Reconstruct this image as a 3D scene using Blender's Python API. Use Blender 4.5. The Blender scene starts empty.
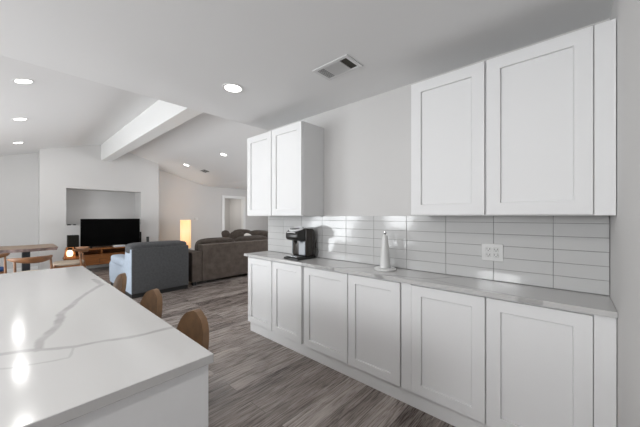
import bpy, bmesh, math, random
from mathutils import Vector, Matrix
random.seed(7)
S = bpy.context.scene
COL = S.collection
PI = math.pi

# ------------------------------------------------------------------ camera
cd = bpy.data.cameras.new('camera')
cam = bpy.data.objects.new('camera', cd)
COL.objects.link(cam)
EYE = 1.37
YAW = math.radians(41.987)                       # from +X towards +Y
cam.location = (0, 0, EYE)
cam.rotation_euler = (PI / 2, 0, YAW - PI / 2)
cd.sensor_width = 36
cd.lens = 36 * 280 / 640
cd.shift_y = 3.0 / 640
cd.clip_start = 0.02
S.camera = cam

# ------------------------------------------------------------------ world, light, exposure
S.view_settings.view_transform = 'Standard'
S.view_settings.look = 'None'
S.view_settings.gamma = 1
S.view_settings.use_curve_mapping = False
S.view_settings.exposure = 0.13
w = bpy.data.worlds.new('world')
S.world = w
w.use_nodes = True
w.node_tree.nodes['Background'].inputs[0].default_value = (0.86, 0.93, 1.0, 1)
w.node_tree.nodes['Background'].inputs[1].default_value = 1.0


def area(name, loc, direction, sx, sy, power, color=(1, 1, 1)):
    l = bpy.data.lights.new(name, 'AREA')
    l.shape = 'RECTANGLE'
    l.size, l.size_y = sx, sy
    l.energy = power
    l.color = color
    o = bpy.data.objects.new(name, l)
    COL.objects.link(o)
    o.location = loc
    o.rotation_euler = Vector(direction).to_track_quat('-Z', 'Y').to_euler()
    return o


P = [178, 45, 140, 225, 15, 18, 4.0, 9.0, 1.0]
# daylight by the patio door, added fills elsewhere; most tilt up to brighten ceilings
area('daylight_patio_door', (-3.06, 6.4, 1.05), (1, 0, 0.7), 2.1, 2.8, P[0], (0.95, 0.98, 1.0))
area('added_fill_living', (-3.06, 3.7, 1.85), (1, 0, 0.3), 0.8, 1.6, P[1], (0.95, 0.98, 1.0))  # added fill; this window is invented, set high out of tile reflections
area('added_fill_kitchen', (-3.06, 1.3, 1.85), (1, 0, 0), 0.8, 2.0, P[2], (0.97, 0.98, 1.0))  # added fill from the kitchen side; its high window is made up
area('added_fill_east', (8.26, 5.4, 1.3), (-1, 0, 0.5), 1.6, 3.8, P[3], (0.97, 0.98, 1.0))  # added light for the living floor and vault; no window known here
area('added_fill_rear', (0.0, -3.26, 1.5), (0, 1, 0.15), 1.1, 2.4, P[4], (0.98, 0.98, 1.0))  # added weak fill from behind the camera; rear window is invented
area('added_fill_hall', (5.9, 11.4, 2.45), (0, 0, -1), 0.3, 0.3, P[5], (1, 0.97, 0.93))  # added to brighten the hall; no fitting is seen
CAN_POWER = P[6]
KFILL_POWER = P[7]
CAN_COLOR = (1.0, 0.985, 0.965)

FZ = -0.025            # finished floor


# ------------------------------------------------------------------ materials
def newmat(name):
    m = bpy.data.materials.new(name)
    m.use_nodes = True
    nt = m.node_tree
    return m, nt, nt.nodes['Principled BSDF']


def mat(name, color, rough=0.5, metal=0.0, var=0.0, vscale=8.0, bump=0.0, bscale=200.0, spec=None, stretch=None, coat=0):
    m, nt, b = newmat(name)
    b.inputs['Base Color'].default_value = (*color, 1)
    b.inputs['Roughness'].default_value = rough
    b.inputs['Metallic'].default_value = metal
    if spec is not None:
        b.inputs['Specular IOR Level'].default_value = spec
    if coat:
        b.inputs['Coat Weight'].default_value = coat
        b.inputs['Coat Roughness'].default_value = 0.08
    tc = nt.nodes.new('ShaderNodeTexCoord')
    src = tc.outputs['Object']
    if stretch:
        mp = nt.nodes.new('ShaderNodeMapping')
        mp.inputs['Scale'].default_value = stretch
        nt.links.new(src, mp.inputs[0])
        src = mp.outputs[0]
    if var:
        n = nt.nodes.new('ShaderNodeTexNoise')
        n.inputs['Scale'].default_value = vscale
        n.inputs['Detail'].default_value = 5
        nt.links.new(src, n.inputs['Vector'])
        r = nt.nodes.new('ShaderNodeValToRGB')
        r.color_ramp.elements[0].position = 0.3
        r.color_ramp.elements[1].position = 0.7
        r.color_ramp.elements[0].color = (*[c * (1 - var) for c in color], 1)
        r.color_ramp.elements[1].color = (*[min(1, c * (1 + var)) for c in color], 1)
        nt.links.new(n.outputs['Fac'], r.inputs[0])
        nt.links.new(r.outputs[0], b.inputs['Base Color'])
    if bump:
        n2 = nt.nodes.new('ShaderNodeTexNoise')
        n2.inputs['Scale'].default_value = bscale
        n2.inputs['Detail'].default_value = 3
        nt.links.new(src, n2.inputs['Vector'])
        bp = nt.nodes.new('ShaderNodeBump')
        bp.inputs['Strength'].default_value = bump
        bp.inputs['Distance'].default_value = 0.004
        nt.links.new(n2.outputs['Fac'], bp.inputs['Height'])
        nt.links.new(bp.outputs[0], b.inputs['Normal'])
    return m


def emit(name, color, strength, base=(0.8, 0.8, 0.8)):
    m, nt, b = newmat(name)
    b.inputs['Base Color'].default_value = (*base, 1)
    b.inputs['Emission Color'].default_value = (*color, 1)
    b.inputs['Emission Strength'].default_value = strength
    return m


def floor_mat():
    m, nt, b = newmat('plank_floor')
    N, L = nt.nodes, nt.links
    tc = N.new('ShaderNodeTexCoord')
    br = N.new('ShaderNodeTexBrick')
    br.offset = 0.37
    br.inputs['Scale'].default_value = 1.0
    br.inputs['Brick Width'].default_value = 1.22
    br.inputs['Row Height'].default_value = 0.18
    br.inputs['Mortar Size'].default_value = 0.0014
    br.inputs['Mortar Smooth'].default_value = 0.2
    br.inputs['Bias'].default_value = 0.0
    br.inputs['Color1'].default_value = (0, 0, 0, 1)
    br.inputs['Color2'].default_value = (1, 1, 1, 1)
    br.inputs['Mortar'].default_value = (0.3, 0.3, 0.3, 1)
    L.new(tc.outputs['Object'], br.inputs['Vector'])
    # each plank shifts the grain
    sc = N.new('ShaderNodeVectorMath'); sc.operation = 'SCALE'
    sc.inputs['Scale'].default_value = 7.0
    L.new(br.outputs['Color'], sc.inputs[0])
    ad = N.new('ShaderNodeVectorMath'); ad.operation = 'ADD'
    L.new(tc.outputs['Object'], ad.inputs[0]); L.new(sc.outputs[0], ad.inputs[1])
    mp = N.new('ShaderNodeMapping'); mp.inputs['Scale'].default_value = (1.3, 8, 1)
    L.new(ad.outputs[0], mp.inputs[0])
    n1 = N.new('ShaderNodeTexNoise'); n1.inputs['Scale'].default_value = 2.2
    n1.inputs['Detail'].default_value = 8; n1.inputs['Roughness'].default_value = 0.62
    n1.inputs['Distortion'].default_value = 1.1
    L.new(mp.outputs[0], n1.inputs['Vector'])
    mp2 = N.new('ShaderNodeMapping'); mp2.inputs['Scale'].default_value = (2.5, 60, 1)
    L.new(ad.outputs[0], mp2.inputs[0])
    n2 = N.new('ShaderNodeTexNoise'); n2.inputs['Scale'].default_value = 2.0; n2.inputs['Detail'].default_value = 4
    L.new(mp2.outputs[0], n2.inputs['Vector'])
    mx = N.new('ShaderNodeMix'); mx.data_type = 'FLOAT'; mx.inputs[0].default_value = 0.38
    L.new(n1.outputs['Fac'], mx.inputs[2]); L.new(n2.outputs['Fac'], mx.inputs[3])
    pl = N.new('ShaderNodeMath'); pl.operation = 'MULTIPLY_ADD'
    L.new(br.outputs['Color'], pl.inputs[0]); pl.inputs[1].default_value = 0.16
    L.new(mx.outputs[0], pl.inputs[2])
    r = N.new('ShaderNodeValToRGB')
    e = r.color_ramp.elements
    e[0].position = 0.40; e[0].color = (0.062, 0.046, 0.039, 1)
    e[1].position = 0.78; e[1].color = (0.52, 0.465, 0.43, 1)
    k = r.color_ramp.elements.new(0.58); k.color = (0.235, 0.197, 0.177, 1)
    L.new(pl.outputs[0], r.inputs[0])
    mo = N.new('ShaderNodeMix'); mo.data_type = 'RGBA'
    L.new(br.outputs['Fac'], mo.inputs[0]); L.new(r.outputs[0], mo.inputs[6])
    mo.inputs[7].default_value = (0.04, 0.033, 0.03, 1)
    L.new(mo.outputs[2], b.inputs['Base Color'])
    rr = N.new('ShaderNodeMath'); rr.operation = 'MULTIPLY_ADD'
    L.new(n2.outputs['Fac'], rr.inputs[0]); rr.inputs[1].default_value = 0.18; rr.inputs[2].default_value = 0.19
    L.new(rr.outputs[0], b.inputs['Roughness'])
    bp = N.new('ShaderNodeBump'); bp.inputs['Strength'].default_value = 0.25; bp.inputs['Distance'].default_value = 0.002
    L.new(mx.outputs[0], bp.inputs['Height']); L.new(bp.outputs[0], b.inputs['Normal'])
    return m


def quartz_mat(name, segs, base=(0.56, 0.553, 0.545), rough=0.14):
    """white stone; segs = veins as ((x,y),(x,y),width,strength) in the stone's own coordinates"""
    m, nt, b = newmat(name)
    N, L = nt.nodes, nt.links
    tc = N.new('ShaderNodeTexCoord')
    n = N.new('ShaderNodeTexNoise'); n.inputs['Scale'].default_value = 3.5; n.inputs['Detail'].default_value = 5
    L.new(tc.outputs['Object'], n.inputs['Vector'])
    sb = N.new('ShaderNodeVectorMath'); sb.operation = 'SUBTRACT'; sb.inputs[1].default_value = (0.5, 0.5, 0.5)
    L.new(n.outputs['Color'], sb.inputs[0])
    sc = N.new('ShaderNodeVectorMath'); sc.operation = 'SCALE'; sc.inputs['Scale'].default_value = 0.11
    L.new(sb.outputs[0], sc.inputs[0])
    ad = N.new('ShaderNodeVectorMath'); ad.operation = 'ADD'
    L.new(tc.outputs['Object'], ad.inputs[0]); L.new(sc.outputs[0], ad.inputs[1])
    fl = N.new('ShaderNodeVectorMath'); fl.operation = 'MULTIPLY'; fl.inputs[1].default_value = (1, 1, 0)
    L.new(ad.outputs[0], fl.inputs[0])
    nw = N.new('ShaderNodeTexNoise'); nw.inputs['Scale'].default_value = 14; nw.inputs['Detail'].default_value = 4
    L.new(tc.outputs['Object'], nw.inputs['Vector'])
    acc = None
    for A, B, wd, st in segs:
        A = Vector((*A, 0)); B = Vector((*B, 0)); BA = B - A
        s1 = N.new('ShaderNodeVectorMath'); s1.operation = 'SUBTRACT'; s1.inputs[1].default_value = A
        L.new(fl.outputs[0], s1.inputs[0])
        d = N.new('ShaderNodeVectorMath'); d.operation = 'DOT_PRODUCT'; d.inputs[1].default_value = BA / BA.length_squared
        L.new(s1.outputs[0], d.inputs[0])
        c = N.new('ShaderNodeClamp'); L.new(d.outputs['Value'], c.inputs[0])
        v = N.new('ShaderNodeVectorMath'); v.operation = 'SCALE'; v.inputs[0].default_value = BA
        L.new(c.outputs[0], v.inputs['Scale'])
        q = N.new('ShaderNodeVectorMath'); q.operation = 'DISTANCE'
        L.new(s1.outputs[0], q.inputs[0]); L.new(v.outputs[0], q.inputs[1])
        mr = N.new('ShaderNodeMapRange'); mr.interpolation_type = 'SMOOTHSTEP'
        mr.inputs['From Min'].default_value = wd * 0.35; mr.inputs['From Max'].default_value = wd
        mr.inputs['To Min'].default_value = st; mr.inputs['To Max'].default_value = 0
        L.new(q.outputs['Value'], mr.inputs['Value'])
        if acc is None:
            acc = mr.outputs[0]
        else:
            x = N.new('ShaderNodeMath'); x.operation = 'MAXIMUM'
            L.new(acc, x.inputs[0]); L.new(mr.outputs[0], x.inputs[1]); acc = x.outputs[0]
    ml = N.new('ShaderNodeMath'); ml.operation = 'MULTIPLY_ADD'
    L.new(nw.outputs['Fac'], ml.inputs[0]); ml.inputs[1].default_value = 1.3; ml.inputs[2].default_value = 0.25
    m2 = N.new('ShaderNodeMath'); m2.operation = 'MULTIPLY'; m2.use_clamp = True
    L.new(acc, m2.inputs[0]); L.new(ml.outputs[0], m2.inputs[1])
    mx = N.new('ShaderNodeMix'); mx.data_type = 'RGBA'
    L.new(m2.outputs[0], mx.inputs[0])
    mx.inputs[6].default_value = (*base, 1); mx.inputs[7].default_value = (0.25, 0.245, 0.24, 1)
    L.new(mx.outputs[2], b.inputs['Base Color'])
    b.inputs['Roughness'].default_value = rough
    return m


M = {}
M['cab'] = mat('cabinet_paint', (0.80, 0.80, 0.80), 0.5, spec=0.3)
M['wall'] = mat('wall_paint', (0.62, 0.61, 0.60), 0.75, bump=0.06, bscale=120)
M['ceil'] = mat('ceiling_paint', (0.83, 0.83, 0.83), 0.85, bump=0.05, bscale=90)
M['trim'] = mat('trim_paint', (0.80, 0.80, 0.79), 0.4)
M['floor'] = floor_mat()
M['tile'] = mat('glazed_tile', (0.56, 0.56, 0.555), 0.09, bump=0.10, bscale=14)
M['grout'] = mat('grey_grout', (0.20, 0.198, 0.195), 0.9)
M['plastic_white'] = mat('white_plastic', (0.66, 0.66, 0.65), 0.3)
M['slot'] = mat('dark_slot', (0.03, 0.03, 0.03), 0.6)
M['vent_dark'] = mat('duct_interior', (0.045, 0.04, 0.03), 0.8)
M['vent'] = mat('vent_enamel', (0.72, 0.72, 0.72), 0.45)
M['black'] = mat('black_plastic', (0.012, 0.011, 0.010), 0.28)
M['coffee'] = mat('espresso_plastic', (0.028, 0.022, 0.018), 0.26)
M['chrome'] = mat('brushed_steel', (0.72, 0.73, 0.75), 0.18, 1.0)
M['silver'] = mat('silver_plastic', (0.72, 0.72, 0.73), 0.3)
M['tank'] = mat('smoked_tank', (0.17, 0.185, 0.21), 0.22)
M['matte_black'] = mat('matte_black_vinyl', (0.008, 0.0075, 0.005), 0.7, spec=0.2)
M['screen'] = mat('tv_screen', (0.003, 0.003, 0.003), 0.25, spec=0.04)
M['walnut'] = mat('walnut_veneer', (0.235, 0.088, 0.024), 0.38, var=0.35, vscale=3.0, stretch=(2, 14, 14))
M['chairwood'] = mat('dining_chair_wood', (0.23, 0.105, 0.044), 0.4, var=0.25, vscale=5.0, stretch=(3, 3, 3))
M['tabletop'] = mat('live_edge_slab', (0.31, 0.215, 0.145), 0.45, var=0.35, vscale=2.2, stretch=(1, 7, 7))
M['bark'] = mat('live_edge_rim', (0.24, 0.175, 0.16), 0.7, var=0.5, vscale=12)
M['iron'] = mat('dark_iron', (0.018, 0.02, 0.025), 0.45)
M['seatpad'] = mat('beige_pad', (0.44, 0.36, 0.28), 0.85, bump=0.15, bscale=300)
M['bluepad'] = mat('blue_pad', (0.02, 0.07, 0.22), 0.85, bump=0.15, bscale=300)
M['leather'] = mat('tan_leatherette', (0.175, 0.094, 0.042), 0.5, var=0.22, vscale=14, bump=0.15, bscale=160)
M['stool_iron'] = mat('stool_frame_metal', (0.02, 0.02, 0.02), 0.4)
M['greyfab'] = mat('slate_grey_fabric', (0.082, 0.084, 0.088), 0.95, var=0.12, vscale=30, bump=0.3, bscale=400)
M['blue_and_daylit'] = mat('daylit_grey_and_pale_blue', (0.38, 0.44, 0.52), 0.95, var=0.08, vscale=30, bump=0.3, bscale=400)  # daylight coloured into the left arm's grey; also the media box's own blue
M['brownfab'] = mat('taupe_fabric', (0.118, 0.095, 0.080), 0.97, var=0.22, vscale=9, bump=0.3, bscale=300)
M['browncush'] = mat('dark_taupe_fabric', (0.068, 0.053, 0.043), 0.97, var=0.25, vscale=14, bump=0.3, bscale=300)
M['whitefab'] = mat('white_fabric', (0.75, 0.73, 0.70), 0.9)
M['foot'] = mat('black_sofa_foot', (0.01, 0.01, 0.01), 0.6)
M['lens'] = emit('can_lens', (1.0, 0.98, 0.95), 6.0)
M['lantern_glow'] = emit('lantern_paper', (1.0, 0.80, 0.46), 1.6)


def shade_mat():
    m, nt, b = newmat('lit_paper_shade')
    N, L = nt.nodes, nt.links
    b.inputs['Base Color'].default_value = (0.75, 0.55, 0.32, 1)
    lw = N.new('ShaderNodeTexCoord')
    sx = N.new('ShaderNodeSeparateXYZ'); L.new(lw.outputs['Object'], sx.inputs[0])
    mr = N.new('ShaderNodeMapRange')
    mr.inputs['From Min'].default_value = 0.35; mr.inputs['From Max'].default_value = 1.25
    mr.inputs['To Min'].default_value = 0.0; mr.inputs['To Max'].default_value = 1.0
    L.new(sx.outputs['Z'], mr.inputs['Value'])
    r = N.new('ShaderNodeValToRGB')
    e = r.color_ramp.elements
    e[0].position = 0.0; e[0].color = (0.62, 0.33, 0.12, 1)
    e[1].position = 1.0; e[1].color = (0.70, 0.41, 0.17, 1)
    k = e.new(0.62); k.color = (0.86, 0.56, 0.29, 1)
    L.new(mr.outputs[0], r.inputs[0])
    L.new(r.outputs[0], b.inputs['Emission Color'])
    b.inputs['Emission Strength'].default_value = 1.0
    return m


M['shade'] = shade_mat()


# ------------------------------------------------------------------ geometry helpers
def link(name, bm, m, parent=None, smooth=False, angle=40):
    me = bpy.data.meshes.new(name)
    bmesh.ops.recalc_face_normals(bm, faces=bm.faces)
    bm.to_mesh(me)
    bm.free()
    for mm in (m if isinstance(m, (list, tuple)) else [m]):
        me.materials.append(M[mm])
    if smooth:
        for p in me.polygons:
            p.use_smooth = True
        try:
            me.set_sharp_from_angle(angle=math.radians(angle))
        except Exception:
            pass
    o = bpy.data.objects.new(name, me)
    COL.objects.link(o)
    if parent:
        o.parent = parent
    return o


def tag(o, label, cat, group=None, kind=None):
    o['label'] = label
    o['category'] = cat
    if group:
        o['group'] = group
    if kind:
        o['kind'] = kind
    return o


def thing(name, label, cat, loc=(0, 0, 0), rz=0, group=None, rot=None):
    o = bpy.data.objects.new(name, None)
    COL.objects.link(o)
    o.empty_display_size = 0.1
    o.location = loc
    o.rotation_euler = rot if rot else (0, 0, rz)
    return tag(o, label, cat, group)


def struct(name, bm, m, **k):
    o = link(name, bm, m, **k)
    o['kind'] = 'structure'
    return o


def dup(root, loc, label=None, rz=None, rot=None):
    r = root.copy()
    COL.objects.link(r)
    r.location = loc
    if rz is not None:
        r.rotation_euler = (0, 0, rz)
    if rot is not None:
        r.rotation_euler = rot
    if label:
        r['label'] = label
    for ch in list(root.children):
        c = ch.copy()
        COL.objects.link(c)
        c.parent = r
        for g in list(ch.children):
            d = g.copy()
            COL.objects.link(d)
            d.parent = c
    return r


def box(bm, x0, x1, y0, y1, z0, z1, bev=0.0, seg=2, mx=None, mi=0):
    g = bmesh.ops.create_cube(bm, size=1)
    vs = g['verts']
    for v in vs:
        v.co = Vector(((x0 + x1) / 2 + v.co.x * (x1 - x0), (y0 + y1) / 2 + v.co.y * (y1 - y0), (z0 + z1) / 2 + v.co.z * (z1 - z0)))
    fs = set(f for v in vs for f in v.link_faces)
    if bev:
        es = list(set(e for v in vs for e in v.link_edges))
        r = bmesh.ops.bevel(bm, geom=es, offset=bev, segments=seg, profile=0.5, affect='EDGES')
        fs = set(r['faces']) | set(f for f in fs if f.is_valid)
        vs = list(set(v for f in fs for v in f.verts))
    for f in fs:
        f.material_index = mi
    if mx is not None:
        for v in vs:
            v.co = mx @ v.co
    return vs


def tube(bm, pts, rad, seg=10, closed=False, sx=1.0):
    """sweep of a round section along points; rad a number or list; caps at the ends"""
    pts = [Vector(p) for p in pts]
    n = len(pts)
    rads = rad if isinstance(rad, (list, tuple)) else [rad] * n
    rings = []
    up0 = None
    for i in range(n):
        if closed:
            t = pts[(i + 1) % n] - pts[i - 1]
        else:
            t = pts[min(i + 1, n - 1)] - pts[max(i - 1, 0)]
        t.normalize()
        up = Vector((0, 0, 1)) if abs(t.z) < 0.95 else Vector((1, 0, 0))
        if up0 is not None:
            up = up0
        s = t.cross(up).normalized()
        u = s.cross(t).normalized()
        up0 = u
        rings.append([bm.verts.new(pts[i] + (s * math.cos(a) * rads[i] * sx + u * math.sin(a) * rads[i])) for a in [2 * PI * k / seg for k in range(seg)]])
    m = n if closed else n - 1
    for i in range(m):
        a, b = rings[i], rings[(i + 1) % n]
        for k in range(seg):
            bm.faces.new((a[k], a[(k + 1) % seg], b[(k + 1) % seg], b[k]))
    if not closed:
        bm.faces.new(rings[0][::-1])
        bm.faces.new(rings[-1])


def lathe(bm, prof, c=(0, 0, 0), seg=40, mi=0):
    """profile (r,z) from bottom to top turned round a vertical axis"""
    rings = []
    for r, z in prof:
        if r < 1e-6:
            rings.append([bm.verts.new((c[0], c[1], c[2] + z))])
        else:
            rings.append([bm.verts.new((c[0] + r * math.cos(2 * PI * k / seg), c[1] + r * math.sin(2 * PI * k / seg), c[2] + z)) for k in range(seg)])
    for a, b in zip(rings, rings[1:]):
        for k in range(seg):
            k2 = (k + 1) % seg
            if len(a) == 1 and len(b) == 1:
                continue
            if len(a) == 1:
                f = bm.faces.new((a[0], b[k2], b[k]))
            elif len(b) == 1:
                f = bm.faces.new((a[k], a[k2], b[0]))
            else:
                f = bm.faces.new((a[k], a[k2], b[k2], b[k]))
            f.material_index = mi


def prism(bm, poly, axis, a0, a1, bev=0.0):
    """extrude polygon of 2D points along axis ('x','y','z')"""
    def P(p, a):
        return {'x': (a, p[0], p[1]), 'y': (p[0], a, p[1]), 'z': (p[0], p[1], a)}[axis]
    A = [bm.verts.new(P(p, a0)) for p in poly]
    B = [bm.verts.new(P(p, a1)) for p in poly]
    fs = [bm.faces.new(A), bm.faces.new(B[::-1])]
    n = len(poly)
    for i in range(n):
        fs.append(bm.faces.new((A[i], B[i], B[(i + 1) % n], A[(i + 1) % n])))
    if bev:
        es = list(set(e for f in fs for e in f.edges))
        bmesh.ops.bevel(bm, geom=es, offset=bev, segments=3, profile=0.5, affect='EDGES')


def pillow(bm, c, size, n=4.0, rot=None, cuts=7):
    """soft rounded block: super-ellipsoid with exponent n"""
    K = cuts + 1
    R = Matrix.Rotation(0, 4, 'Z') if rot is None else rot
    cache = {}

    def vert(q):
        if q in cache:
            return cache[q]
        a, b_, d = [2.0 * k / K - 1 for k in q]
        s = (abs(a) ** n + abs(b_) ** n + abs(d) ** n) ** (-1.0 / n)
        p = Vector((a * s, b_ * s, d * s))
        p = Vector((p.x * size[0] / 2, p.y * size[1] / 2, p.z * size[2] / 2))
        cache[q] = bm.verts.new(R @ p + Vector(c))
        return cache[q]
    for ax in range(3):
        for side in (0, K):
            for i in range(K):
                for j in range(K):
                    qs = []
                    for di, dj in ((0, 0), (1, 0), (1, 1), (0, 1)):
                        q = [0, 0, 0]
                        q[ax] = side; q[(ax + 1) % 3] = i + di; q[(ax + 2) % 3] = j + dj
                        qs.append(vert(tuple(q)))
                    bm.faces.new(qs)


# ------------------------------------------------------------------ the setting
XL, XR = -3.0, 8.2            # left and right walls
YB, YK, YF = -3.2, 3.0, 10.3  # rear of kitchen, end of kitchen, far wall
XK = 2.31                     # face of the cabinet wall
ZK = 2.51                     # kitchen ceiling
RX, RZ, RS = 1.83, 3.385, 0.276


def vault(x):
    return max(ZK, RZ - RS * abs(x - RX))


bm = bmesh.new(); box(bm, XL - 0.12, XR + 0.12, YB - 0.12, 12.6, FZ - 0.1, FZ); struct('floor', bm, 'floor')

bm = bmesh.new()
box(bm, XL, XK + 0.12, YB, YK, ZK, ZK + 0.1)
box(bm, XL, XK + 0.12, YK - 0.1, YK, ZK + 0.1, 3.6)
struct('ceiling', bm, 'ceil')

bm = bmesh.new()
XA, XBv = RX - (RZ - ZK) / RS, RX + (RZ - ZK) / RS
poly = [(XL, ZK), (XA, ZK), (RX, RZ), (XBv, ZK), (XR, ZK), (XR, ZK + 0.15), (XBv, ZK + 0.15), (RX, RZ + 0.15), (XA, ZK + 0.15), (XL, ZK + 0.15)]
prism(bm, poly, 'y', YK, YF)
struct('ceiling_vaulted', bm, 'ceil')

bm = bmesh.new(); box(bm, XK, XK + 0.12, YB, YK, FZ, ZK); struct('wall_cabinets', bm, 'wall')
bm = bmesh.new(); box(bm, XK + 0.12, XR, YK - 0.12, YK, FZ, 3.6); struct('wall_near', bm, 'wall')
bm = bmesh.new(); box(bm, 0.95, XK, -0.29, -0.163, FZ, ZK); struct('wall_right', bm, 'wall')
bm = bmesh.new()
box(bm, XL, -1.2, YB - 0.12, YB, FZ, ZK); box(bm, 1.2, XK, YB - 0.12, YB, FZ, ZK); box(bm, -1.2, 1.2, YB - 0.12, YB, FZ, 0.95); box(bm, -1.2, 1.2, YB - 0.12, YB, 2.05, ZK)  # opening left for the added rear fill
struct('wall_rear', bm, 'wall')
# left wall with patio door and two window openings added for light
bm = bmesh.new()
ops = [(0.3, 2.3, 1.42, 2.27), (2.9, 4.5, 1.42, 2.27), (5.0, 7.8, FZ, 2.1)]
y = YB
for a, b_, z0, z1 in ops:
    box(bm, XL - 0.12, XL, y, a, FZ, 3.6)
    if z0 > FZ:
        box(bm, XL - 0.12, XL, a, b_, FZ, z0)
    box(bm, XL - 0.12, XL, a, b_, z1, 3.6)
    y = b_
box(bm, XL - 0.12, XL, y, YF, FZ, 3.6)
struct('wall_left', bm, 'wall')
# far wall with a cased opening
OX0, OX1, OZ = 5.73, 6.62, 2.12
bm = bmesh.new()
box(bm, XL, OX0, YF, YF + 0.12, FZ, 3.6)
box(bm, OX1, XR, YF, YF + 0.12, FZ, 3.6)
box(bm, OX0, OX1, YF, YF + 0.12, OZ, 3.6)
struct('wall_far', bm, 'wall')
bm = bmesh.new()
box(bm, XR, XR + 0.12, YK - 0.12, 3.5, FZ, 3.6); box(bm, XR, XR + 0.12, 7.3, 12.6, FZ, 3.6); box(bm, XR, XR + 0.12, 3.5, 7.3, FZ, 0.5); box(bm, XR, XR + 0.12, 3.5, 7.3, 2.1, 3.6)  # opening made for the added east fill
struct('wall_living_right', bm, 'wall')
bm = bmesh.new()
box(bm, 4.6, 7.2, 12.2, 12.32, FZ, ZK); box(bm, 7.08, 7.2, YF + 0.12, 12.2, FZ, ZK); box(bm, 4.6, 4.72, YF + 0.12, 12.2, FZ, ZK)
struct('wall_hall', bm, 'wall')
bm = bmesh.new(); box(bm, 4.6, 7.2, YF + 0.12, 12.32, ZK, ZK + 0.1); struct('ceiling_hall', bm, 'ceil')
# chimney-like breast with the niche
BX0, BX1, BY = 0.505, 3.145, 9.65
NX0, NX1, NZ0, NZ1 = 0.985, 2.66, 1.14, 2.105
bm = bmesh.new()
ND = 10.22
prism(bm, [(BX0, FZ), (NX0, FZ), (NX0, vault(NX0)), (BX0, vault(BX0))], 'y', BY, YF)
prism(bm, [(NX1, FZ), (BX1, FZ), (BX1, vault(BX1)), (NX1, vault(NX1))], 'y', BY, YF)
box(bm, NX0, NX1, BY, YF, FZ, NZ0)
prism(bm, [(NX0, NZ1), (NX1, NZ1), (NX1, vault(NX1)), (RX, RZ), (NX0, vault(NX0))], 'y', BY, YF)
box(bm, NX0, NX1, ND, YF, NZ0, NZ1)
struct('wall_breast', bm, 'wall')
# beam
bm = bmesh.new(); box(bm, 1.70, 1.93, YK, BY, 2.915, RZ - 0.02, 0.006, 2); struct('trim_1', bm, 'trim')
# casing
bm = bmesh.new()
for x0, x1, z0, z1 in ((OX0 - 0.09, OX0, FZ, OZ + 0.09), (OX1, OX1 + 0.09, FZ, OZ + 0.09), (OX0, OX1, OZ, OZ + 0.09)):
    box(bm, x0, x1, YF - 0.018, YF, z0, z1, 0.004)
for x0, x1, z0, z1 in ((OX0, OX0 + 0.015, FZ, OZ), (OX1 - 0.015, OX1, FZ, OZ), (OX0, OX1, OZ - 0.015, OZ)):
    box(bm, x0, x1, YF - 0.018, YF + 0.13, z0, z1)
struct('trim_2', bm, 'trim')
# baseboards
bm = bmesh.new()
box(bm, XL, BX0, YF - 0.015, YF, FZ, FZ + 0.11, 0.004); box(bm, BX1, OX0 - 0.09, YF - 0.015, YF, FZ, FZ + 0.11, 0.004)
box(bm, OX1 + 0.09, XR, YF - 0.015, YF, FZ, FZ + 0.11, 0.004)
box(bm, BX0 - 0.015, BX1 + 0.015, BY - 0.015, BY, FZ, FZ + 0.11, 0.004)
struct('baseboard_far', bm, 'trim')
# frames of the patio door and of the two added windows
for i, (a, b_, z0, z1) in enumerate(ops):
    bm = bmesh.new()
    t = 0.05
    box(bm, XL - 0.10, XL - 0.03, a, a + t, z0, z1); box(bm, XL - 0.10, XL - 0.03, b_ - t, b_, z0, z1)
    box(bm, XL - 0.10, XL - 0.03, a, b_, z1 - t, z1); box(bm, XL - 0.10, XL - 0.03, a, b_, z0, z0 + t)
    box(bm, XL - 0.10, XL - 0.03, (a + b_) / 2 - t / 2, (a + b_) / 2 + t / 2, z0, z1)
    struct(['added_window_1', 'added_window_2', 'door_1'][i], bm, 'trim')


# ------------------------------------------------------------------ kitchen run
FD = 1.955               # front face of base doors
FU = 1.970               # front face of upper doors


def shaker(name, parent, xf, y0, y1, z0, z1, th=0.019, stile=0.070):
    bm = bmesh.new()
    vs = box(bm, xf, xf + th, y0, y1, z0, z1, 0.0015, 2)
    bm.faces.ensure_lookup_table()
    fr = min((f for f in bm.faces if f.normal.x < -0.99 or abs(f.normal.x) > 0.99), key=lambda f: f.calc_center_median().x)
    bmesh.ops.inset_region(bm, faces=[fr], thickness=stile, depth=0, use_even_offset=True)
    bmesh.ops.inset_region(bm, faces=[fr], thickness=0.0018, depth=0, use_even_offset=True)
    bmesh.ops.translate(bm, verts=list(fr.verts), vec=(0.0135, 0, 0))
    bmesh.ops.inset_region(bm, faces=[fr], thickness=0.0022, depth=0, use_even_offset=True)
    bmesh.ops.inset_region(bm, faces=[fr], thickness=0.0012, depth=0, use_even_offset=True)
    bmesh.ops.translate(bm, verts=list(fr.verts), vec=(-0.0035, 0, 0))
    return link(name, bm, 'cab', parent)


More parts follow.
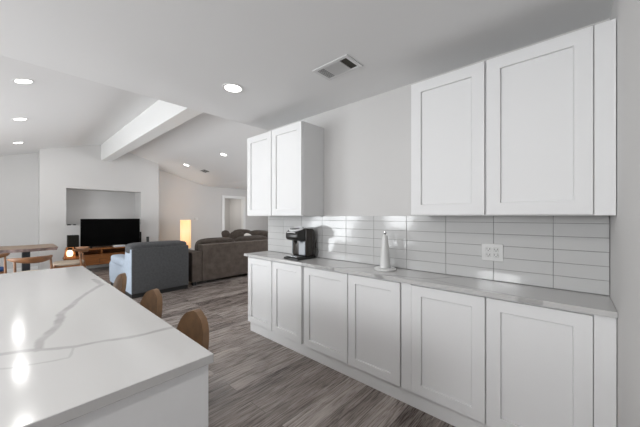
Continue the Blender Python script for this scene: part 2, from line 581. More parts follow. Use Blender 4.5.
DZ0, DZ1 = 0.094, 0.872
CT = 0.914               # worktop height
base_units = [
    (2.965, 2.002, [(2.945, 2.488), (2.472, 2.010)], None, 'white two-door base cabinet at the far end beneath the coffee maker'),
    (1.990, 0.950, [(1.975, 1.443), (1.433, 0.957)], None, 'middle white two-door base cabinet beneath the paper towel stand'),
    (0.946, -0.155, [(0.868, 0.398), (0.388, -0.078)], [(0.944, 0.870), (-0.081, -0.160)], 'white two-door base cabinet against the right wall beneath the outlet'),
]
for ya, yb, doors, fill, lab in base_units:
    t = thing('base_cabinet', lab, 'cabinet', (XK, (ya + yb) / 2, FZ), group=None)
    t.location = (0, 0, 0)
    bm = bmesh.new(); box(bm, FD + 0.021, XK - 0.002, yb, ya, DZ0 + 0.0005, 0.884, 0.001); link('body', bm, 'cab', t)
    bm = bmesh.new()
    py0 = yb if yb < 0 else (1.990 if yb > 1.9 else 0.946)
    py1 = ya - (0.035 if ya > 2.9 else 0)
    box(bm, FD + 0.027, XK - 0.002, py0, py1, FZ, DZ0 - 0.0005, 0.001)
    link('plinth', bm, 'cab', t)
    for a, b_ in doors:
        shaker('door', t, FD, b_, a, DZ0, DZ1)
    for a, b_ in fill or []:
        bm = bmesh.new(); box(bm, FD + (0.003 if a > 0.5 else 0.006), FD + 0.021, b_, a, DZ0 - 0.004, 0.884, 0.001); link('filler_strip', bm, 'cab', t)

upper_units = [
    (2.990, 2.020, [(2.984, 2.516), (2.503, 2.026)], None, 'white wall cabinet with two doors above the coffee maker'),
    (0.880, -0.155, [(0.876, 0.404), (0.392, -0.080)], [(-0.083, -0.160)], 'white wall cabinet with two doors hung beside the right wall'),
]
for ya, yb, doors, fill, lab in upper_units:
    t = thing('wall_cabinet', lab, 'cabinet')
    bm = bmesh.new(); box(bm, FU + 0.021, XK - 0.002, yb, ya, 1.3755, 2.335, 0.001); link('body', bm, 'cab', t)
    for a, b_ in doors:
        shaker('door', t, FU, b_, a, 1.381, 2.333)
    for a, b_ in fill or []:
        bm = bmesh.new(); box(bm, FU + 0.006, FU + 0.021, b_, a, 1.3755, 2.335, 0.001); link('filler_strip', bm, 'cab', t)

# worktop
segs = [((-0.16, 0.16), (0.00, -0.02), 0.014, 0.75), ((0.00, -0.02), (0.19, -0.13), 0.010, 0.6), ((-0.16, 0.16), (-0.17, 0.55), 0.009, 0.5),
        ((-0.17, 0.55), (-0.05, 0.78), 0.016, 0.7), ((-0.05, 0.78), (0.19, 1.05), 0.010, 0.6), ((-0.17, -0.25), (-0.06, -0.62), 0.016, 0.65),
        ((-0.06, -0.62), (0.19, -0.80), 0.010, 0.6), ((-0.06, -0.62), (-0.17, -1.30), 0.010, 0.5), ((0.05, 1.20), (-0.17, 1.50), 0.014, 0.6)]
M['quartz_run'] = quartz_mat('veined_quartz_worktop', segs, rough=0.16)
bm = bmesh.new()
box(bm, 1.935 - 2.1, XK - 0.001 - 2.1, -0.162 - 1.42, 3.003 - 1.42, 0.885 - CT, 0, 0.002, 2)
o = link('worktop', bm, 'quartz_run')
o.location = (2.1, 1.42, CT)
tag(o, 'long white quartz worktop running along the tiled wall', 'worktop')

# backsplash
bm = bmesh.new()
box(bm, XK - 0.0065, XK - 0.0005, -0.161, 2.998, CT + 0.001, 1.3745, mi=1)
ys = [0.088 + 0.325 * k for k in range(-1, 11)]
zs = [CT + 0.003 + 0.0822 * k for k in range(7)]
for i in range(len(ys) - 1):
    for k in range(6):
        y0, y1 = max(ys[i] + 0.0013, -0.159), min(ys[i + 1] - 0.0013, 2.998)
        z0, z1 = zs[k] + 0.0012, min(zs[k + 1] - 0.0012, 1.3745)
        if y1 - y0 < 0.02:
            continue
        c = Vector((XK - 0.006, (y0 + y1) / 2, (z0 + z1) / 2))
        R = Matrix.Translation(c) @ Matrix.Rotation(random.uniform(-1, 1) * 0.004, 4, 'Z') @ Matrix.Rotation(random.uniform(-1, 1) * 0.008, 4, 'Y')
        box(bm, -0.005, 0.004, (y0 - y1) / 2, (y1 - y0) / 2, (z0 - z1) / 2, (z1 - z0) / 2, 0.0012, 2, mx=R)
o = link('tile_backsplash', bm, ['tile', 'grout'])
tag(o, 'glossy white stacked rectangular tile backsplash with grey grout behind the worktop', 'backsplash')

# outlet: two duplex sockets in one plate
t = thing('wall_outlet', 'white double outlet plate on the tiles under the right wall cabinet', 'outlet', (XK - 0.0115, 0.421, 1.116))
bm = bmesh.new(); box(bm, -0.006, 0, -0.066, 0.066, -0.061, 0.061, 0.003, 3); link('cover_plate', bm, 'plastic_white', t)
for dy in (-0.024, 0.024):
    for dz in (-0.020, 0.020):
        bm = bmesh.new(); box(bm, -0.0085, -0.0055, dy - 0.017, dy + 0.017, dz - 0.0145, dz + 0.0145, 0.004, 3)
        s = link('socket', bm, 'plastic_white', t)
        bm = bmesh.new()
        box(bm, -0.0089, -0.0080, dy - 0.009, dy - 0.006, dz - 0.003, dz + 0.008); box(bm, -0.0089, -0.0080, dy + 0.006, dy + 0.009, dz - 0.003, dz + 0.008)
        tube(bm, [(-0.0089, dy, dz - 0.008), (-0.0080, dy, dz - 0.008)], 0.0032, 12)
        q = link('slots', bm, 'slot', s)

# coffee maker (faces -X)
t = thing('coffee_maker', 'black single-serve coffee maker on the worktop under the far wall cabinet', 'coffee maker', (1.985, 2.205, CT))
bm = bmesh.new()
prism(bm, [(0.0, 0.0), (0.27, 0.0), (0.27, 0.024), (0.015, 0.024), (0.0, 0.018)], 'y', -0.112, 0.112, 0.006)
link('base', bm, 'black', t, smooth=True)
bm = bmesh.new(); box(bm, 0.012, 0.118, -0.085, 0.085, 0.0245, 0.032, 0.003)
dt = link('drip_tray', bm, 'black', t)
bm = bmesh.new()
for k in range(7):
    box(bm, 0.022 + k * 0.013, 0.028 + k * 0.013, -0.07, 0.07, 0.0322, 0.034)
link('tray_grate', bm, 'chrome', dt)
bm = bmesh.new()      # rear housing
prism(bm, [(0.125, 0.0245), (0.268, 0.0245), (0.270, 0.15), (0.266, 0.30), (0.235, 0.326), (0.125, 0.330)], 'y', -0.115, 0.115, 0.022)
link('housing', bm, 'coffee', t, smooth=True)
bm = bmesh.new()      # brew head, rounded nose
prism(bm, [(0.03, 0.205), (0.14, 0.190), (0.14, 0.332), (0.10, 0.326), (0.035, 0.302), (0.010, 0.275), (0.010, 0.225)], 'y', -0.098, 0.098, 0.018)
hd = link('brew_head', bm, 'black', t, smooth=True)
bm = bmesh.new()
tube(bm, [(0.012, -0.06, 0.285), (0.004, -0.045, 0.288), (0.0, 0, 0.29), (0.004, 0.045, 0.288), (0.012, 0.06, 0.285)], 0.006, 8)
link('lid_handle', bm, 'silver', hd, smooth=True)
bm = bmesh.new()
ring = [(0.085 + 0.052 * math.cos(a), 0.080 * math.sin(a), 0.322 + 0.34 * 0.052 * math.cos(a)) for a in [2 * PI * k / 28 for k in range(28)]]
tube(bm, ring, 0.013, 8, closed=True)

link('lid_ring', bm, 'silver', hd, smooth=True)
bm = bmesh.new(); lathe(bm, [(0, -0.03), (0.012, -0.03), (0.022, 0.0), (0.022, 0.02), (0, 0.02)], (0.07, 0, 0.195), 20); link('spout', bm, 'black', hd, smooth=True)
bm = bmesh.new(); box(bm, 0.1185, 0.1255, -0.098, 0.0, 0.04, 0.19, 0.003); link('front_plate', bm, 'tank', t)
bm = bmesh.new(); prism(bm, [(0.14, 0.045), (0.255, 0.045), (0.255, 0.285), (0.14, 0.285)], 'y', 0.105, 0.135, 0.008); link('water_tank', bm, 'tank', t, smooth=True)
bm = bmesh.new()
tube(bm, [(0.262, -0.09, 0.03), (0.268, -0.125, 0.008), (0.262, -0.145, 0.03), (0.268, -0.150, 0.075), (0.272, -0.13, 0.115), (0.276, -0.10, 0.125)], 0.0035, 8)
link('power_cord', bm, 'black', t, smooth=True)

# paper towel stand
t = thing('paper_towel_holder', 'white tapered paper towel stand on a round base on the worktop', 'paper towel holder', (2.155, 1.19, CT))
bm = bmesh.new(); lathe(bm, [(0, 0), (0.088, 0), (0.092, 0.004), (0.092, 0.012), (0.086, 0.017), (0.045, 0.020), (0, 0.020)], seg=48); link('base', bm, 'plastic_white', t, smooth=True)
bm = bmesh.new(); lathe(bm, [(0, 0.0205), (0.047, 0.0205), (0.044, 0.04), (0.036, 0.14), (0.027, 0.255), (0.021, 0.285), (0.012, 0.300), (0, 0.302)], seg=32); link('post', bm, 'plastic_white', t, smooth=True)
bm = bmesh.new(); lathe(bm, [(0, 0.302), (0.008, 0.303), (0.0125, 0.312), (0.0125, 0.322), (0.008, 0.331), (0, 0.333)], seg=20); link('knob', bm, 'chrome', t, smooth=True)['label'] = 'small grey metal knob'

# ------------------------------------------------------------------ island
IX0, IX1, IY0, IY1 = -0.62, 0.456, 0.886, 3.373
VA = [(0.425, 2.60), (0.405, 2.32), (0.276, 2.036), (0.17, 1.81), (0.11, 1.545), (0.064, 1.353)]
VB = [(0.447, 1.216), (0.307, 1.243), (0.153, 1.281), (0.064, 1.353), (-0.02, 1.41), (-0.35, 1.62)]
VC = [(0.145, 1.279), (0.113, 1.205), (0.04, 1.235), (-0.06, 1.31)]
E0 = (-0.0865, 2.1315)      # centre of the island


def chain(pts, wd, st):
    return [((a[0] - E0[0], a[1] - E0[1]), (b[0] - E0[0], b[1] - E0[1]), wd, st) for a, b in zip(pts, pts[1:])]


isegs = chain(VA, 0.023, 0.50) + chain(VB, 0.017, 0.46) + chain(VC, 0.007, 0.28) + chain([(-0.5, 3.2), (-0.2, 2.7), (-0.3, 2.1)], 0.014, 0.35)
M['quartz_island'] = quartz_mat('veined_quartz_island', isegs, rough=0.13)
bm = bmesh.new()
box(bm, IX0 - E0[0], IX1 - E0[0], IY0 - E0[1], IY1 - E0[1], -0.03, 0, 0.0025, 3)
o = link('island_worktop', bm, 'quartz_island')
o.location = (E0[0], E0[1], CT)
tag(o, 'large white quartz slab with grey veins on top of the kitchen island', 'worktop')
t = thing('kitchen_island', 'white kitchen island base with plain end panel under the veined slab', 'island')
bm = bmesh.new(); box(bm, IX0 + 0.03, 0.13, IY0 + 0.045, IY1 - 0.045, FZ, CT - 0.0305, 0.001); link('body', bm, 'cab', t)
for y0 in (IY0 + 0.012, IY1 - 0.044):
    bm = bmesh.new(); box(bm, IX0 + 0.012, IX1 - 0.012, y0, y0 + 0.032, FZ, CT - 0.0305, 0.0015, 2); link('end_panel', bm, 'cab', t)


# ------------------------------------------------------------------ bar stools
def stool():
    t = thing('bar_stool', 'brown bar stool nearest the camera at the island', 'bar stool', group='brown bar stools along the island')
    # local: seat faces -X, back at +X
    bm = bmesh.new()
    NU, NV = 26, 12
    outer, inner = [], []
    for j in range(NV + 1):
        v = j / NV                       # 0 bottom .. 1 top
        ro, ri = [], []
        for i in range(NU + 1):
            u = -1 + 2 * i / NU
            z = 0.56 + 0.29 * v
            half = 0.172 * math.sqrt(max(0.0, 1 - (max(0, v - 0.30) / 0.703) ** 2.6)) if v > 0.30 else 0.172
            half = max(half, 0.016)
            yy = u * half
            bow = -0.35 * yy * yy          # wraps forward at the sides
            lean = 0.05 * v
            x = 0.135 + lean + bow
            ro.append(bm.verts.new((x + 0.016, yy, z)))
            ri.append(bm.verts.new((x - 0.016, yy * 0.985, z - 0.003)))
        outer.append(ro); inner.append(ri)
    for A, fl in ((outer, False), (inner, True)):
        for j in range(NV):
            for i in range(NU):
                q = (A[j][i], A[j][i + 1], A[j + 1][i + 1], A[j + 1][i])
                bm.faces.new(q[::-1] if fl else q)
    per_o = [outer[0][i] for i in range(NU + 1)] + [outer[j][NU] for j in range(1, NV + 1)] + [outer[NV][i] for i in range(NU - 1, -1, -1)] + [outer[j][0] for j in range(NV - 1, 0, -1)]
    per_i = [inner[0][i] for i in range(NU + 1)] + [inner[j][NU] for j in range(1, NV + 1)] + [inner[NV][i] for i in range(NU - 1, -1, -1)] + [inner[j][0] for j in range(NV - 1, 0, -1)]
    n = len(per_o)
    for k in range(n):
        bm.faces.new((per_o[k], per_i[k], per_i[(k + 1) % n], per_o[(k + 1) % n]))
    link('backrest', bm, 'leather', t, smooth=True, angle=70)
    bm = bmesh.new(); pillow(bm, (-0.03, 0, 0.585), (0.40, 0.41, 0.085), 4.5); link('seat', bm, 'leather', t, smooth=True, angle=80)
    for sx in (-1, 1):
        for sy in (-1, 1):
            bm = bmesh.new(); tube(bm, [(-0.02 + sx * 0.13, sy * 0.13, 0.545), (-0.03 + sx * 0.15, sy * 0.15, FZ)], [0.012, 0.009], 10); link('leg', bm, 'stool_iron', t, smooth=True)
    bm = bmesh.new()
    a = 0.143
    tube(bm, [(-0.03 - a, -a, 0.2), (-0.03 + a, -a, 0.2), (-0.03 + a, a, 0.2), (-0.03 - a, a, 0.2)], 0.007, 8, closed=True)
    link('footrest', bm, 'stool_iron', t)
    return t


st = stool()
st.location = (0.515, 1.545, 0)
dup(st, (0.515, 2.21, 0), 'middle brown bar stool between the other two at the island', rz=0.03)
dup(st, (0.515, 3.06, 0), 'farthest brown bar stool at the island, in front of the grey armchair', rz=-0.03)


# ------------------------------------------------------------------ ceiling fittings
def can(label, loc, tilt, group, power):
    t = thing('recessed_light', label, 'ceiling light', loc, group=group, rot=(0, tilt, 0))
    bm = bmesh.new()
    lathe(bm, [(0.068, 0.0), (0.068, -0.003), (0.078, -0.007), (0.092, -0.004), (0.094, 0.0)], seg=40)
    link('trim_ring', bm, 'trim', t, smooth=True)
    bm = bmesh.new()
    lathe(bm, [(0.0, -0.0058), (0.0695, -0.0052), (0.0695, -0.001), (0.0, -0.001)], seg=40)
    link('lens', bm, 'lens', t)
    l = bpy.data.lights.new('can_lamp', 'AREA')
    l.shape = 'DISK'; l.size = 0.13; l.energy = power; l.color = CAN_COLOR
    lo = bpy.data.objects.new('can_lamp', l)
    COL.objects.link(lo)
    lo.parent = t
    lo.location = (0, 0, -0.012)
    return t


can('round recessed light in the flat kitchen ceiling near the air vent', (1.33, 2.235, ZK), 0, None, P[8])
slope = math.atan(RS)
LG = 'recessed lights in the vaulted ceiling'
for x, y, lab in ((0.11, 4.64, 'largest recessed light on the left slope of the vaulted ceiling, nearest the kitchen'),
                  (0.12, 6.49, 'middle recessed light of the three on the left slope of the ceiling'),
                  (0.13, 8.62, 'recessed light on the left slope nearest the far wall'),
                  (3.55, 8.57, 'recessed light on the right slope nearest the far wall and beam'),
                  (3.56, 6.42, 'recessed light on the right slope closest to the wall cabinet')):
    can(lab, (x, y, vault(x)), -slope if x < RX else slope, LG, CAN_POWER)
for x, y in ((-0.3, 2.2), (-0.3, 0.3)):
    l = bpy.data.lights.new('added_island_fill', 'AREA'); l.shape = 'DISK'; l.size = 0.14; l.energy = KFILL_POWER; l.color = CAN_COLOR
    lo = bpy.data.objects.new('added_island_fill', l); COL.objects.link(lo); lo.location = (x, y, ZK - 0.01)  # added overhead fill above the island, without a fitting

# supply register: long side along Y
t = thing('air_vent', 'white rectangular air register with dark slot in the kitchen ceiling', 'air vent', (1.688, 1.340, ZK))
bm = bmesh.new()
hx, hy, ix, iy = 0.103, 0.167, 0.075, 0.138
for x0, x1, y0, y1 in ((-hx, hx, -hy, -iy), (-hx, hx, iy, hy), (-hx, -ix, -iy, iy), (ix, hx, -iy, iy)):
    box(bm, x0, x1, y0, y1, -0.007, 0, 0.0015, 2)
link('frame', bm, 'vent', t)
bm = bmesh.new(); box(bm, -ix, ix, -iy, iy, -0.0008, 0); link('duct', bm, 'vent_dark', t)
k = 0
yy = -iy + 0.066
while yy < iy:
    mid = -0.07 <= yy < 0.068
    bm = bmesh.new()
    tilt = math.radians(-32) if mid else math.radians(18)
    R = Matrix.Translation((0, yy, -0.0045)) @ Matrix.Rotation(tilt, 4, 'X')
    box(bm, -ix, ix, -0.0075 if mid else -0.0042, 0.0075 if mid else 0.0042, -0.0006, 0.0006, mx=R)
    link('slat', bm, 'vent', t)
    yy += 0.0125
for y0 in (-0.0765, 0.066):
    bm = bmesh.new(); box(bm, -ix, ix, y0, y0 + 0.005, -0.007, -0.0008); link('divider', bm, 'vent', t)

t = thing('ceiling_register', 'small grey vent on the right slope of the vaulted ceiling', 'air vent', (4.04, 8.40, vault(4.04)), rot=(0, slope, 0))
bm = bmesh.new(); box(bm, -0.10, 0.10, -0.17, 0.17, -0.007, 0, 0.002); link('frame', bm, 'vent', t)
for k in range(9):
    bm = bmesh.new(); box(bm, -0.08 + k * 0.0185, -0.069 + k * 0.0185, -0.145, 0.145, -0.0085, -0.0065); link('slot', bm, 'vent_dark', t)

# ------------------------------------------------------------------ television wall
t = thing('tv_console', 'long low walnut media console beneath the television', 'tv stand', (0, 0, 0))
CX0, CX1, CY0, CY1 = 0.94, 2.90, 9.03, 9.50
bm = bmesh.new(); box(bm, CX0, CX1, CY0, CY1, 0.520, 0.548, 0.003); link('top', bm, 'walnut', t)
bm = bmesh.new(); box(bm, CX0 + 0.02, CX1 - 0.02, CY0 + 0.004, CY1, 0.375, 0.398, 0.002); link('shelf', bm, 'walnut', t)
bm = bmesh.new()
box(bm, CX0 + 0.02, CX1 - 0.02, CY0 + 0.022, CY1, 0.13, 0.374); box(bm, CX0 + 0.02, CX1 - 0.02, CY1 - 0.012, CY1, 0.398, 0.52)
link('carcass', bm, 'walnut', t)
for x in (CX0, 1.60, 2.24, CX1 - 0.02):
    bm = bmesh.new(); box(bm, x, x + 0.02, CY0 + 0.002, CY1, 0.13 if x in (CX0, CX1 - 0.02) else 0.3985, 0.5195, 0.001); link('side_panel', bm, 'walnut', t)
dx = [0.965, 1.255, 1.553, 1.90, 2.24, 2.575, 2.875]
for a, b_ in zip(dx, dx[1:]):
    bm = bmesh.new(); box(bm, a + 0.003, b_ - 0.003, CY0, CY0 + 0.02, 0.138, 0.368, 0.002)
    box(bm, a + 0.006, b_ - 0.006, CY0 - 0.001, CY0 + 0.01, 0.243, 0.2465)
    link('drawer', bm, 'walnut', t)
for x in (CX0 + 0.10, CX1 - 0.10):
    for y in (CY0 + 0.06, CY1 - 0.06):
        bm = bmesh.new(); tube(bm, [(x, y, 0.13), (x, y, FZ)], [0.022, 0.015], 12); link('leg', bm, 'walnut', t, smooth=True)

t = thing('television', 'large black flat television standing on the walnut console', 'television', (1.882, 9.33, 0.548))
bm = bmesh.new(); box(bm, -0.662, 0.662, -0.012, 0.03, 0.03, 0.762, 0.004); link('cabinet', bm, 'black', t)
bm = bmesh.new(); box(bm, -0.654, 0.654, -0.0135, -0.0118, 0.044, 0.754); link('screen', bm, 'screen', t)
for sx in (-1, 1):
    bm = bmesh.new(); prism(bm, [(-0.13, 0), (0.13, 0), (0.13, 0.006), (0.02, 0.04), (-0.02, 0.04), (-0.13, 0.006)], 'x', sx * 0.45 - 0.012, sx * 0.45 + 0.012); link('foot', bm, 'black', t)

def speaker(loc, lab):
    t = thing('bookshelf_speaker', lab, 'speaker', loc, group='black speakers on the console')
    bm = bmesh.new(); box(bm, -0.105, 0.105, -0.10, 0.10, 0, 0.355, 0.004); link('cabinet', bm, 'matte_black', t)
    bm = bmesh.new()
    for z, r in ((0.12, 0.07), (0.27, 0.035)):
        ring = [(r * math.cos(a), -0.101, z + r * math.sin(a)) for a in [2 * PI * k / 24 for k in range(24)]]
        tube(bm, ring, 0.006, 6, closed=True)
    link('driver', bm, 'matte_black', t)
    return t
sp = speaker((1.075, 9.30, 0.548), 'black box speaker on the console left of the television')
dup(sp, (2.545, 9.46, 0.548), 'black box speaker mostly hidden behind the right edge of the television').scale = (0.6, 0.5, 1.05)

t = thing('cylinder_speaker', 'small black cylinder on the right end of the console, just above the grey armchair back', 'speaker', (2.71, 9.20, 0.548))
bm = bmesh.new(); lathe(bm, [(0, 0), (0.034, 0), (0.037, 0.01), (0.036, 0.22), (0.030, 0.235), (0, 0.238)], seg=24); link('body', bm, 'black', t, smooth=True)

t = thing('media_box', 'small pale media box on the console below the television', 'media box', (2.0, 9.12, 0.548))
bm = bmesh.new(); box(bm, -0.13, 0.13, -0.06, 0.08, 0, 0.05, 0.01, 3); link('body', bm, 'plastic_white', t, smooth=True)
bm = bmesh.new(); box(bm, -0.11, 0.11, -0.0612, -0.059, 0.012, 0.034); link('front_panel', bm, 'blue_and_daylit', t)

t = thing('side_table', 'small low walnut table holding the lit lantern', 'side table', (0.99, 8.74, FZ))
bm = bmesh.new(); box(bm, -0.15, 0.15, -0.14, 0.14, 0.40, 0.43, 0.004); link('tabletop', bm, 'walnut', t)
for sx in (-1, 1):
    for sy in (-1, 1):
        bm = bmesh.new(); tube(bm, [(sx * 0.12, sy * 0.11, 0.40), (sx * 0.135, sy * 0.125, 0)], [0.016, 0.011], 10); link('leg', bm, 'walnut', t, smooth=True)
t = thing('lantern', 'small glowing wooden lantern left of the television', 'lamp', (0.955, 8.74, 0.405))
bm = bmesh.new(); box(bm, -0.105, 0.105, -0.09, 0.09, 0, 0.03, 0.003); link('base', bm, 'walnut', t)
bm = bmesh.new(); lathe(bm, [(0, 0.03), (0.04, 0.03), (0.058, 0.06), (0.060, 0.12), (0.048, 0.17), (0.0, 0.18)], seg=28); link('glowing_shade', bm, 'lantern_glow', t, smooth=True)['label'] = 'warm glowing shade'
for sx in (-1, 1):
    bm = bmesh.new(); prism(bm, [(sx * 0.105, 0.03), (sx * 0.072, 0.03), (sx * 0.045, 0.235), (sx * 0.07, 0.235)], 'y', -0.02, 0.02); link('side_frame', bm, 'walnut', t)
bm = bmesh.new(); box(bm, -0.072, 0.072, -0.022, 0.022, 0.232, 0.246, 0.002); link('top_bar', bm, 'walnut', t)
l = bpy.data.lights.new('lantern_bulb', 'POINT'); l.energy = 1.5; l.color = (1, 0.7, 0.38); l.shadow_soft_size = 0.05
lo = bpy.data.objects.new('lantern_bulb', l); COL.objects.link(lo); lo.parent = t; lo.location = (0, -0.14, 0.14)

for x, wd, lab in ((1.045, 0.035, 'left of two small black pieces lying on the niche ledge'), (1.155, 0.025, 'right of two small black pieces lying on the niche ledge')):
    bm = bmesh.new(); box(bm, -wd, wd, -0.025, 0.025, 0, 0.028, 0.006, 3)
    box(bm, -wd * 0.4, wd * 0.4, -0.045, -0.02, 0.004, 0.014, 0.002)
    o = link('niche_clip', bm, 'black'); o.location = (x, 9.72, NZ0); tag(o, lab, 'clip')

# ------------------------------------------------------------------ floor lamp
t = thing('floor_lamp', 'tall lit cylindrical paper lamp glowing in the corner behind the sofas', 'floor lamp', (3.96, 9.62, FZ))
bm = bmesh.new(); lathe(bm, [(0, 0), (0.14, 0), (0.15, 0.01), (0.15, 0.03), (0, 0.035)], seg=36); link('base', bm, 'walnut', t, smooth=True)
bm = bmesh.new(); tube(bm, [(0, 0, 0.03), (0, 0, 0.40)], 0.012, 10); link('stem', bm, 'iron', t, smooth=True)
bm = bmesh.new()
lathe(bm, [(0.155, 0.34), (0.163, 0.34), (0.163, 1.275), (0.155, 1.275), (0.155, 0.34)], seg=40)
link('lamp_shade', bm, 'shade', t, smooth=True)
l = bpy.data.lights.new('lamp_bulb', 'POINT'); l.energy = 14; l.color = (1, 0.92, 0.82); l.shadow_soft_size = 0.06
lo = bpy.data.objects.new('lamp_bulb', l); COL.objects.link(lo); lo.parent = t; lo.location = (0, 0, 1.0)

# wall thermostat
t = thing('thermostat', 'small white thermostat on the far grey wall beside the lit lamp', 'thermostat', (4.62, YF - 0.001, 1.28))
bm = bmesh.new(); box(bm, -0.06, 0.06, -0.02, 0, -0.045, 0.045, 0.006, 3); link('body', bm, 'plastic_white', t, smooth=True)

# ------------------------------------------------------------------ dining table and chairs
t = thing('dining_table', 'live-edge wooden dining table with dark iron legs by the far wall', 'dining table', (0, 0, 0))
random.seed(3)
N = 60
near = [(-1.75 + 2.41 * i / N, 7.58 + 0.03 * math.sin(i * 0.35) + random.uniform(-0.012, 0.012)) for i in range(N + 1)]
far = [(0.66 - 2.41 * i / N, 8.58 + 0.03 * math.sin(i * 0.31 + 1) + random.uniform(-0.01, 0.01)) for i in range(N + 1)]
bm = bmesh.new()
poly = near + far
top = [bm.verts.new((x, y, 0.765)) for x, y in poly]
cxm, cym = -0.57, 8.08
botv = [bm.verts.new((x + (0.02 if x < cxm else -0.02), y + (0.028 if y < cym else -0.028), 0.705)) for x, y in poly]
bm.faces.new(top); bm.faces.new(botv[::-1])
for i in range(len(poly)):
    f = bm.faces.new((top[i], botv[i], botv[(i + 1) % len(poly)], top[(i + 1) % len(poly)])); f.material_index = 1
link('tabletop', bm, ['tabletop', 'bark'], t)
for x in (0.225, -1.3):
    bm = bmesh.new()
    box(bm, x - 0.05, x + 0.05, 7.75, 7.84, FZ, 0.704, 0.003); box(bm, x - 0.05, x + 0.05, 8.34, 8.43, FZ, 0.704, 0.003)
    box(bm, x - 0.05, x + 0.05, 7.84, 8.34, FZ, 0.05, 0.003); box(bm, x - 0.05, x + 0.05, 7.84, 8.34, 0.66, 0.704, 0.003)
    link('leg', bm, 'iron', t)


def dining_chair(pad, R=0.295):
    """faces +Y, back rail at -Y"""
    q_ = R / 0.295
    t = thing('dining_chair', '', 'dining chair', group='wooden dining chairs with curved top rails')
    bm = bmesh.new(); pillow(bm, (0, 0.03, 0.455), (0.48 * q_, 0.46, 0.06), 5); link('seat', bm, pad, t, smooth=True, angle=80)
    bm = bmesh.new()
    for x0, x1, y0, y1 in ((-0.21, 0.21, -0.19, -0.16), (-0.21, 0.21, 0.20, 0.23), (-0.23, -0.20, -0.18, 0.22), (0.20, 0.23, -0.18, 0.22)):
        box(bm, x0 * q_, x1 * q_, y0, y1, 0.375, 0.428, 0.004)
    link('seat_frame', bm, 'chairwood', t)
    for sx in (-1, 1):
        bm = bmesh.new(); tube(bm, [(sx * q_ * 0.255, 0.20, FZ), (sx * q_ * 0.245, 0.205, 0.42), (sx * q_ * 0.245, 0.19, 0.45)], [0.012, 0.018, 0.016], 12); link('leg', bm, 'chairwood', t, smooth=True)
        bm = bmesh.new(); tube(bm, [(sx * q_ * 0.255, -0.23, FZ), (sx * q_ * 0.25, -0.19, 0.40), (sx * q_ * 0.245, -0.155, 0.685)], [0.012, 0.019, 0.015], 12); link('leg', bm, 'chairwood', t, smooth=True)
    # wide curved rail, tall in the middle, ending in short horns
    bm = bmesh.new()
    rings = []
    K = 30
    for i in range(K + 1):
        a = -1 + 2 * i / K
        ang = a * 1.32
        x = R * math.sin(ang)
        y = -0.27 + 0.29 * (1 - math.cos(ang))
        hh = 0.052 * (1 - 0.62 * abs(a) ** 1.6)
        th = 0.014 + 0.012 * abs(a)
        if abs(a) > 0.93:
            hh *= 0.75; th *= 0.75
        z = 0.700 + 0.02 * abs(a) ** 2
        nx, ny = math.sin(ang), -math.cos(ang)
        ring = []
        for k in range(12):
            q = 2 * PI * k / 12
            cc, ss = math.cos(q), math.sin(q)
            d = th * (abs(cc) ** 0.7) * (1 if cc > 0 else -1)
            h = hh * (abs(ss) ** 0.7) * (1 if ss > 0 else -1)
            ring.append(bm.verts.new((x + nx * (d + 0.18 * h), y + ny * (d + 0.18 * h), z + h)))
        rings.append(ring)
    for A, B in zip(rings, rings[1:]):
        for k in range(12):
            bm.faces.new((A[k], A[(k + 1) % 12], B[(k + 1) % 12], B[k]))
    bm.faces.new(rings[0]); bm.faces.new(rings[-1][::-1])
    link('top_rail', bm, 'chairwood', t, smooth=True, angle=70)
    return t


c1 = dining_chair('seatpad', 0.25)
c1.location = (0.215, 6.42, 0)
c1.rotation_euler = (0, 0, math.radians(16))
c1['label'] = 'wooden dining chair with its curved rail toward the kitchen, nearest the camera'
c = dining_chair('seatpad')
c.location = (0.82, 7.42, 0)
c.rotation_euler = (0, 0, math.radians(78))
c['label'] = 'wooden dining chair with beige seat at the right end of the table'
c2 = dining_chair('bluepad')
c2.location = (-0.29, 7.36, 0)
c2['label'] = 'dining chair with a blue seat at the left edge of the picture'

# ------------------------------------------------------------------ armchair (faces +Y, back to the kitchen)
t = thing('armchair', 'large slate grey armchair with left side coloured pale as if daylit, seen from behind', 'armchair', (0, 0, 0))
AX0, AX1, AY = 1.385, 2.335, 5.53
bm = bmesh.new(); box(bm, AX0 + 0.004, AX1, AY, AY + 0.16, 0.046, 0.815, 0.012, 3); link('back', bm, 'greyfab', t, smooth=True)
bm = bmesh.new()
pillow(bm, ((AX0 + AX1) / 2 - 0.01, AY + 0.20, 0.805), (AX1 - AX0 + 0.03, 0.36, 0.20), 5, cuts=11)
link('back_cushion', bm, 'greyfab', t, smooth=True, angle=80)
for k, x0 in enumerate((AX0 - 0.004, AX1 - 0.20)):
    bm = bmesh.new()
    prism(bm, [(AY + 0.012, 0.046), (AY + 1.50, 0.046), (AY + 1.56, 0.20), (AY + 1.54, 0.42), (AY + 1.40, 0.50), (AY + 0.42, 0.52), (AY + 0.36, 0.78), (AY + 0.26, 0.81), (AY + 0.012, 0.805)], 'x', x0, x0 + 0.2, 0.012)
    pillow(bm, (x0 + 0.10, AY + 0.93, 0.525), (0.25, 1.14, 0.17), 3.6, cuts=11)
    link('arm', bm, 'blue_and_daylit' if k == 0 else 'greyfab', t, smooth=True, angle=60)  # left arm takes the grey with daylight in its colour
bm = bmesh.new(); pillow(bm, ((AX0 + AX1) / 2, AY + 0.90, 0.40), (AX1 - AX0 - 0.40, 1.24, 0.20), 5, cuts=9); link('seat_cushion', bm, 'greyfab', t, smooth=True, angle=80)
bm = bmesh.new(); box(bm, AX0 + 0.2, AX1 - 0.2, AY + 0.1, AY + 1.48, 0.046, 0.33, 0.01); link('base', bm, 'greyfab', t)
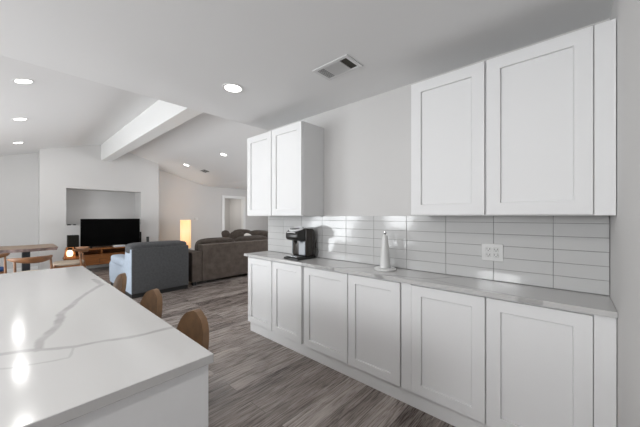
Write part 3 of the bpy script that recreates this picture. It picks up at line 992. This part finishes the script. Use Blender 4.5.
bm = bmesh.new(); box(bm, AX0 + 0.008, AX1 - 0.01, AY + 0.008, AY + 1.46, FZ, 0.045, 0.004); link('plinth', bm, 'foot', t)['label'] = 'black plinth'

# ------------------------------------------------------------------ sectional sofa (L: along X with back to kitchen, then along +Y at its right end)
t = thing('sectional_sofa', 'brown fabric corner sofa seen from behind beside the grey armchair', 'sofa', (0, 0, 0))
SX0, SX1, SY = 2.44, 5.55, 5.62
bm = bmesh.new(); box(bm, SX0 + 0.215, SX1, SY, SY + 0.22, 0.045, 0.785, 0.015, 4); box(bm, SX1 - 0.22, SX1, SY + 0.22, SY + 3.1, 0.045, 0.785, 0.015, 4); link('back', bm, 'brownfab', t, smooth=True)
bm = bmesh.new(); box(bm, SX0, SX0 + 0.21, SY + 0.01, SY + 1.0, 0.045, 0.655, 0.02, 4); link('arm', bm, 'brownfab', t, smooth=True)
bm = bmesh.new(); box(bm, SX0 + 0.2, SX1 - 0.2, SY + 0.2, SY + 0.97, 0.06, 0.32, 0.01); box(bm, SX1 - 1.0, SX1 - 0.2, SY + 0.97, SY + 3.1, 0.06, 0.32, 0.01); link('base', bm, 'brownfab', t)
for a, b_ in ((SX0 + 0.22, 3.58), (3.585, 4.54)):
    bm = bmesh.new(); pillow(bm, ((a + b_) / 2, SY + 0.62, 0.41), (b_ - a, 0.76, 0.2), 5.5, cuts=9); link('seat_cushion', bm, 'browncush', t, smooth=True, angle=80)
    bm = bmesh.new(); pillow(bm, ((a + b_) / 2 , SY + 0.34, 0.70), (b_ - a, 0.28, 0.38), 3.6, rot=Matrix.Rotation(math.radians(8), 4, 'X'), cuts=9); link('back_cushion', bm, 'browncush', t, smooth=True, angle=80)
for a, b_ in ((SY + 0.25, SY + 1.15), (SY + 1.155, SY + 2.1), (SY + 2.105, SY + 3.05)):
    bm = bmesh.new(); pillow(bm, (SX1 - 0.61, (a + b_) / 2, 0.41), (0.78, b_ - a, 0.2), 5.5, cuts=9); link('seat_cushion', bm, 'browncush', t, smooth=True, angle=80)
    bm = bmesh.new(); pillow(bm, (SX1 - 0.32, (a + b_) / 2, 0.72), (0.30, b_ - a, 0.44), 3.6, rot=Matrix.Rotation(math.radians(-8), 4, 'Y'), cuts=9); link('back_cushion', bm, 'browncush', t, smooth=True, angle=80)
for x, y in ((SX0 + 0.03, SY + 0.03), (4.0, SY + 0.03), (SX1 - 0.1, SY + 0.03), (SX0 + 0.03, SY + 0.9), (SX1 - 0.1, SY + 3.0), (SX1 - 0.95, SY + 3.0)):
    bm = bmesh.new(); box(bm, x, x + 0.07, y, y + 0.07, FZ, 0.045, 0.004); link('foot', bm, 'foot', t)

o_rot = Matrix.Rotation(math.radians(-25), 4, 'Y') @ Matrix.Rotation(math.radians(8), 4, 'X')
bm = bmesh.new(); pillow(bm, (0, 0, 0), (0.13, 0.32, 0.30), 2.8, rot=o_rot)
o = link('throw_pillow', bm, 'whitefab', smooth=True, angle=80); o.location = (4.62, 6.92, 0.745)
tag(o, 'small white throw pillow among the brown sofa cushions', 'pillow')
for loc, rz, lab in (((4.72, 7.62, 0.715), 0.3, 'dark brown throw pillow heaped left of the white pillow on the sofa'),
                     ((4.74, 8.32, 0.71), -0.2, 'dark brown throw pillow at the far left of the heaped sofa pillows')):
    bm = bmesh.new(); pillow(bm, (0, 0, 0), (0.20, 0.55, 0.42), 2.8, rot=Matrix.Rotation(rz, 4, 'Z') @ Matrix.Rotation(math.radians(-18), 4, 'Y'))
    o = link('throw_pillow', bm, 'browncush', smooth=True, angle=80); o.location = (loc[0] - 0.02, loc[1], loc[2] + 0.01)
    tag(o, lab, 'pillow')
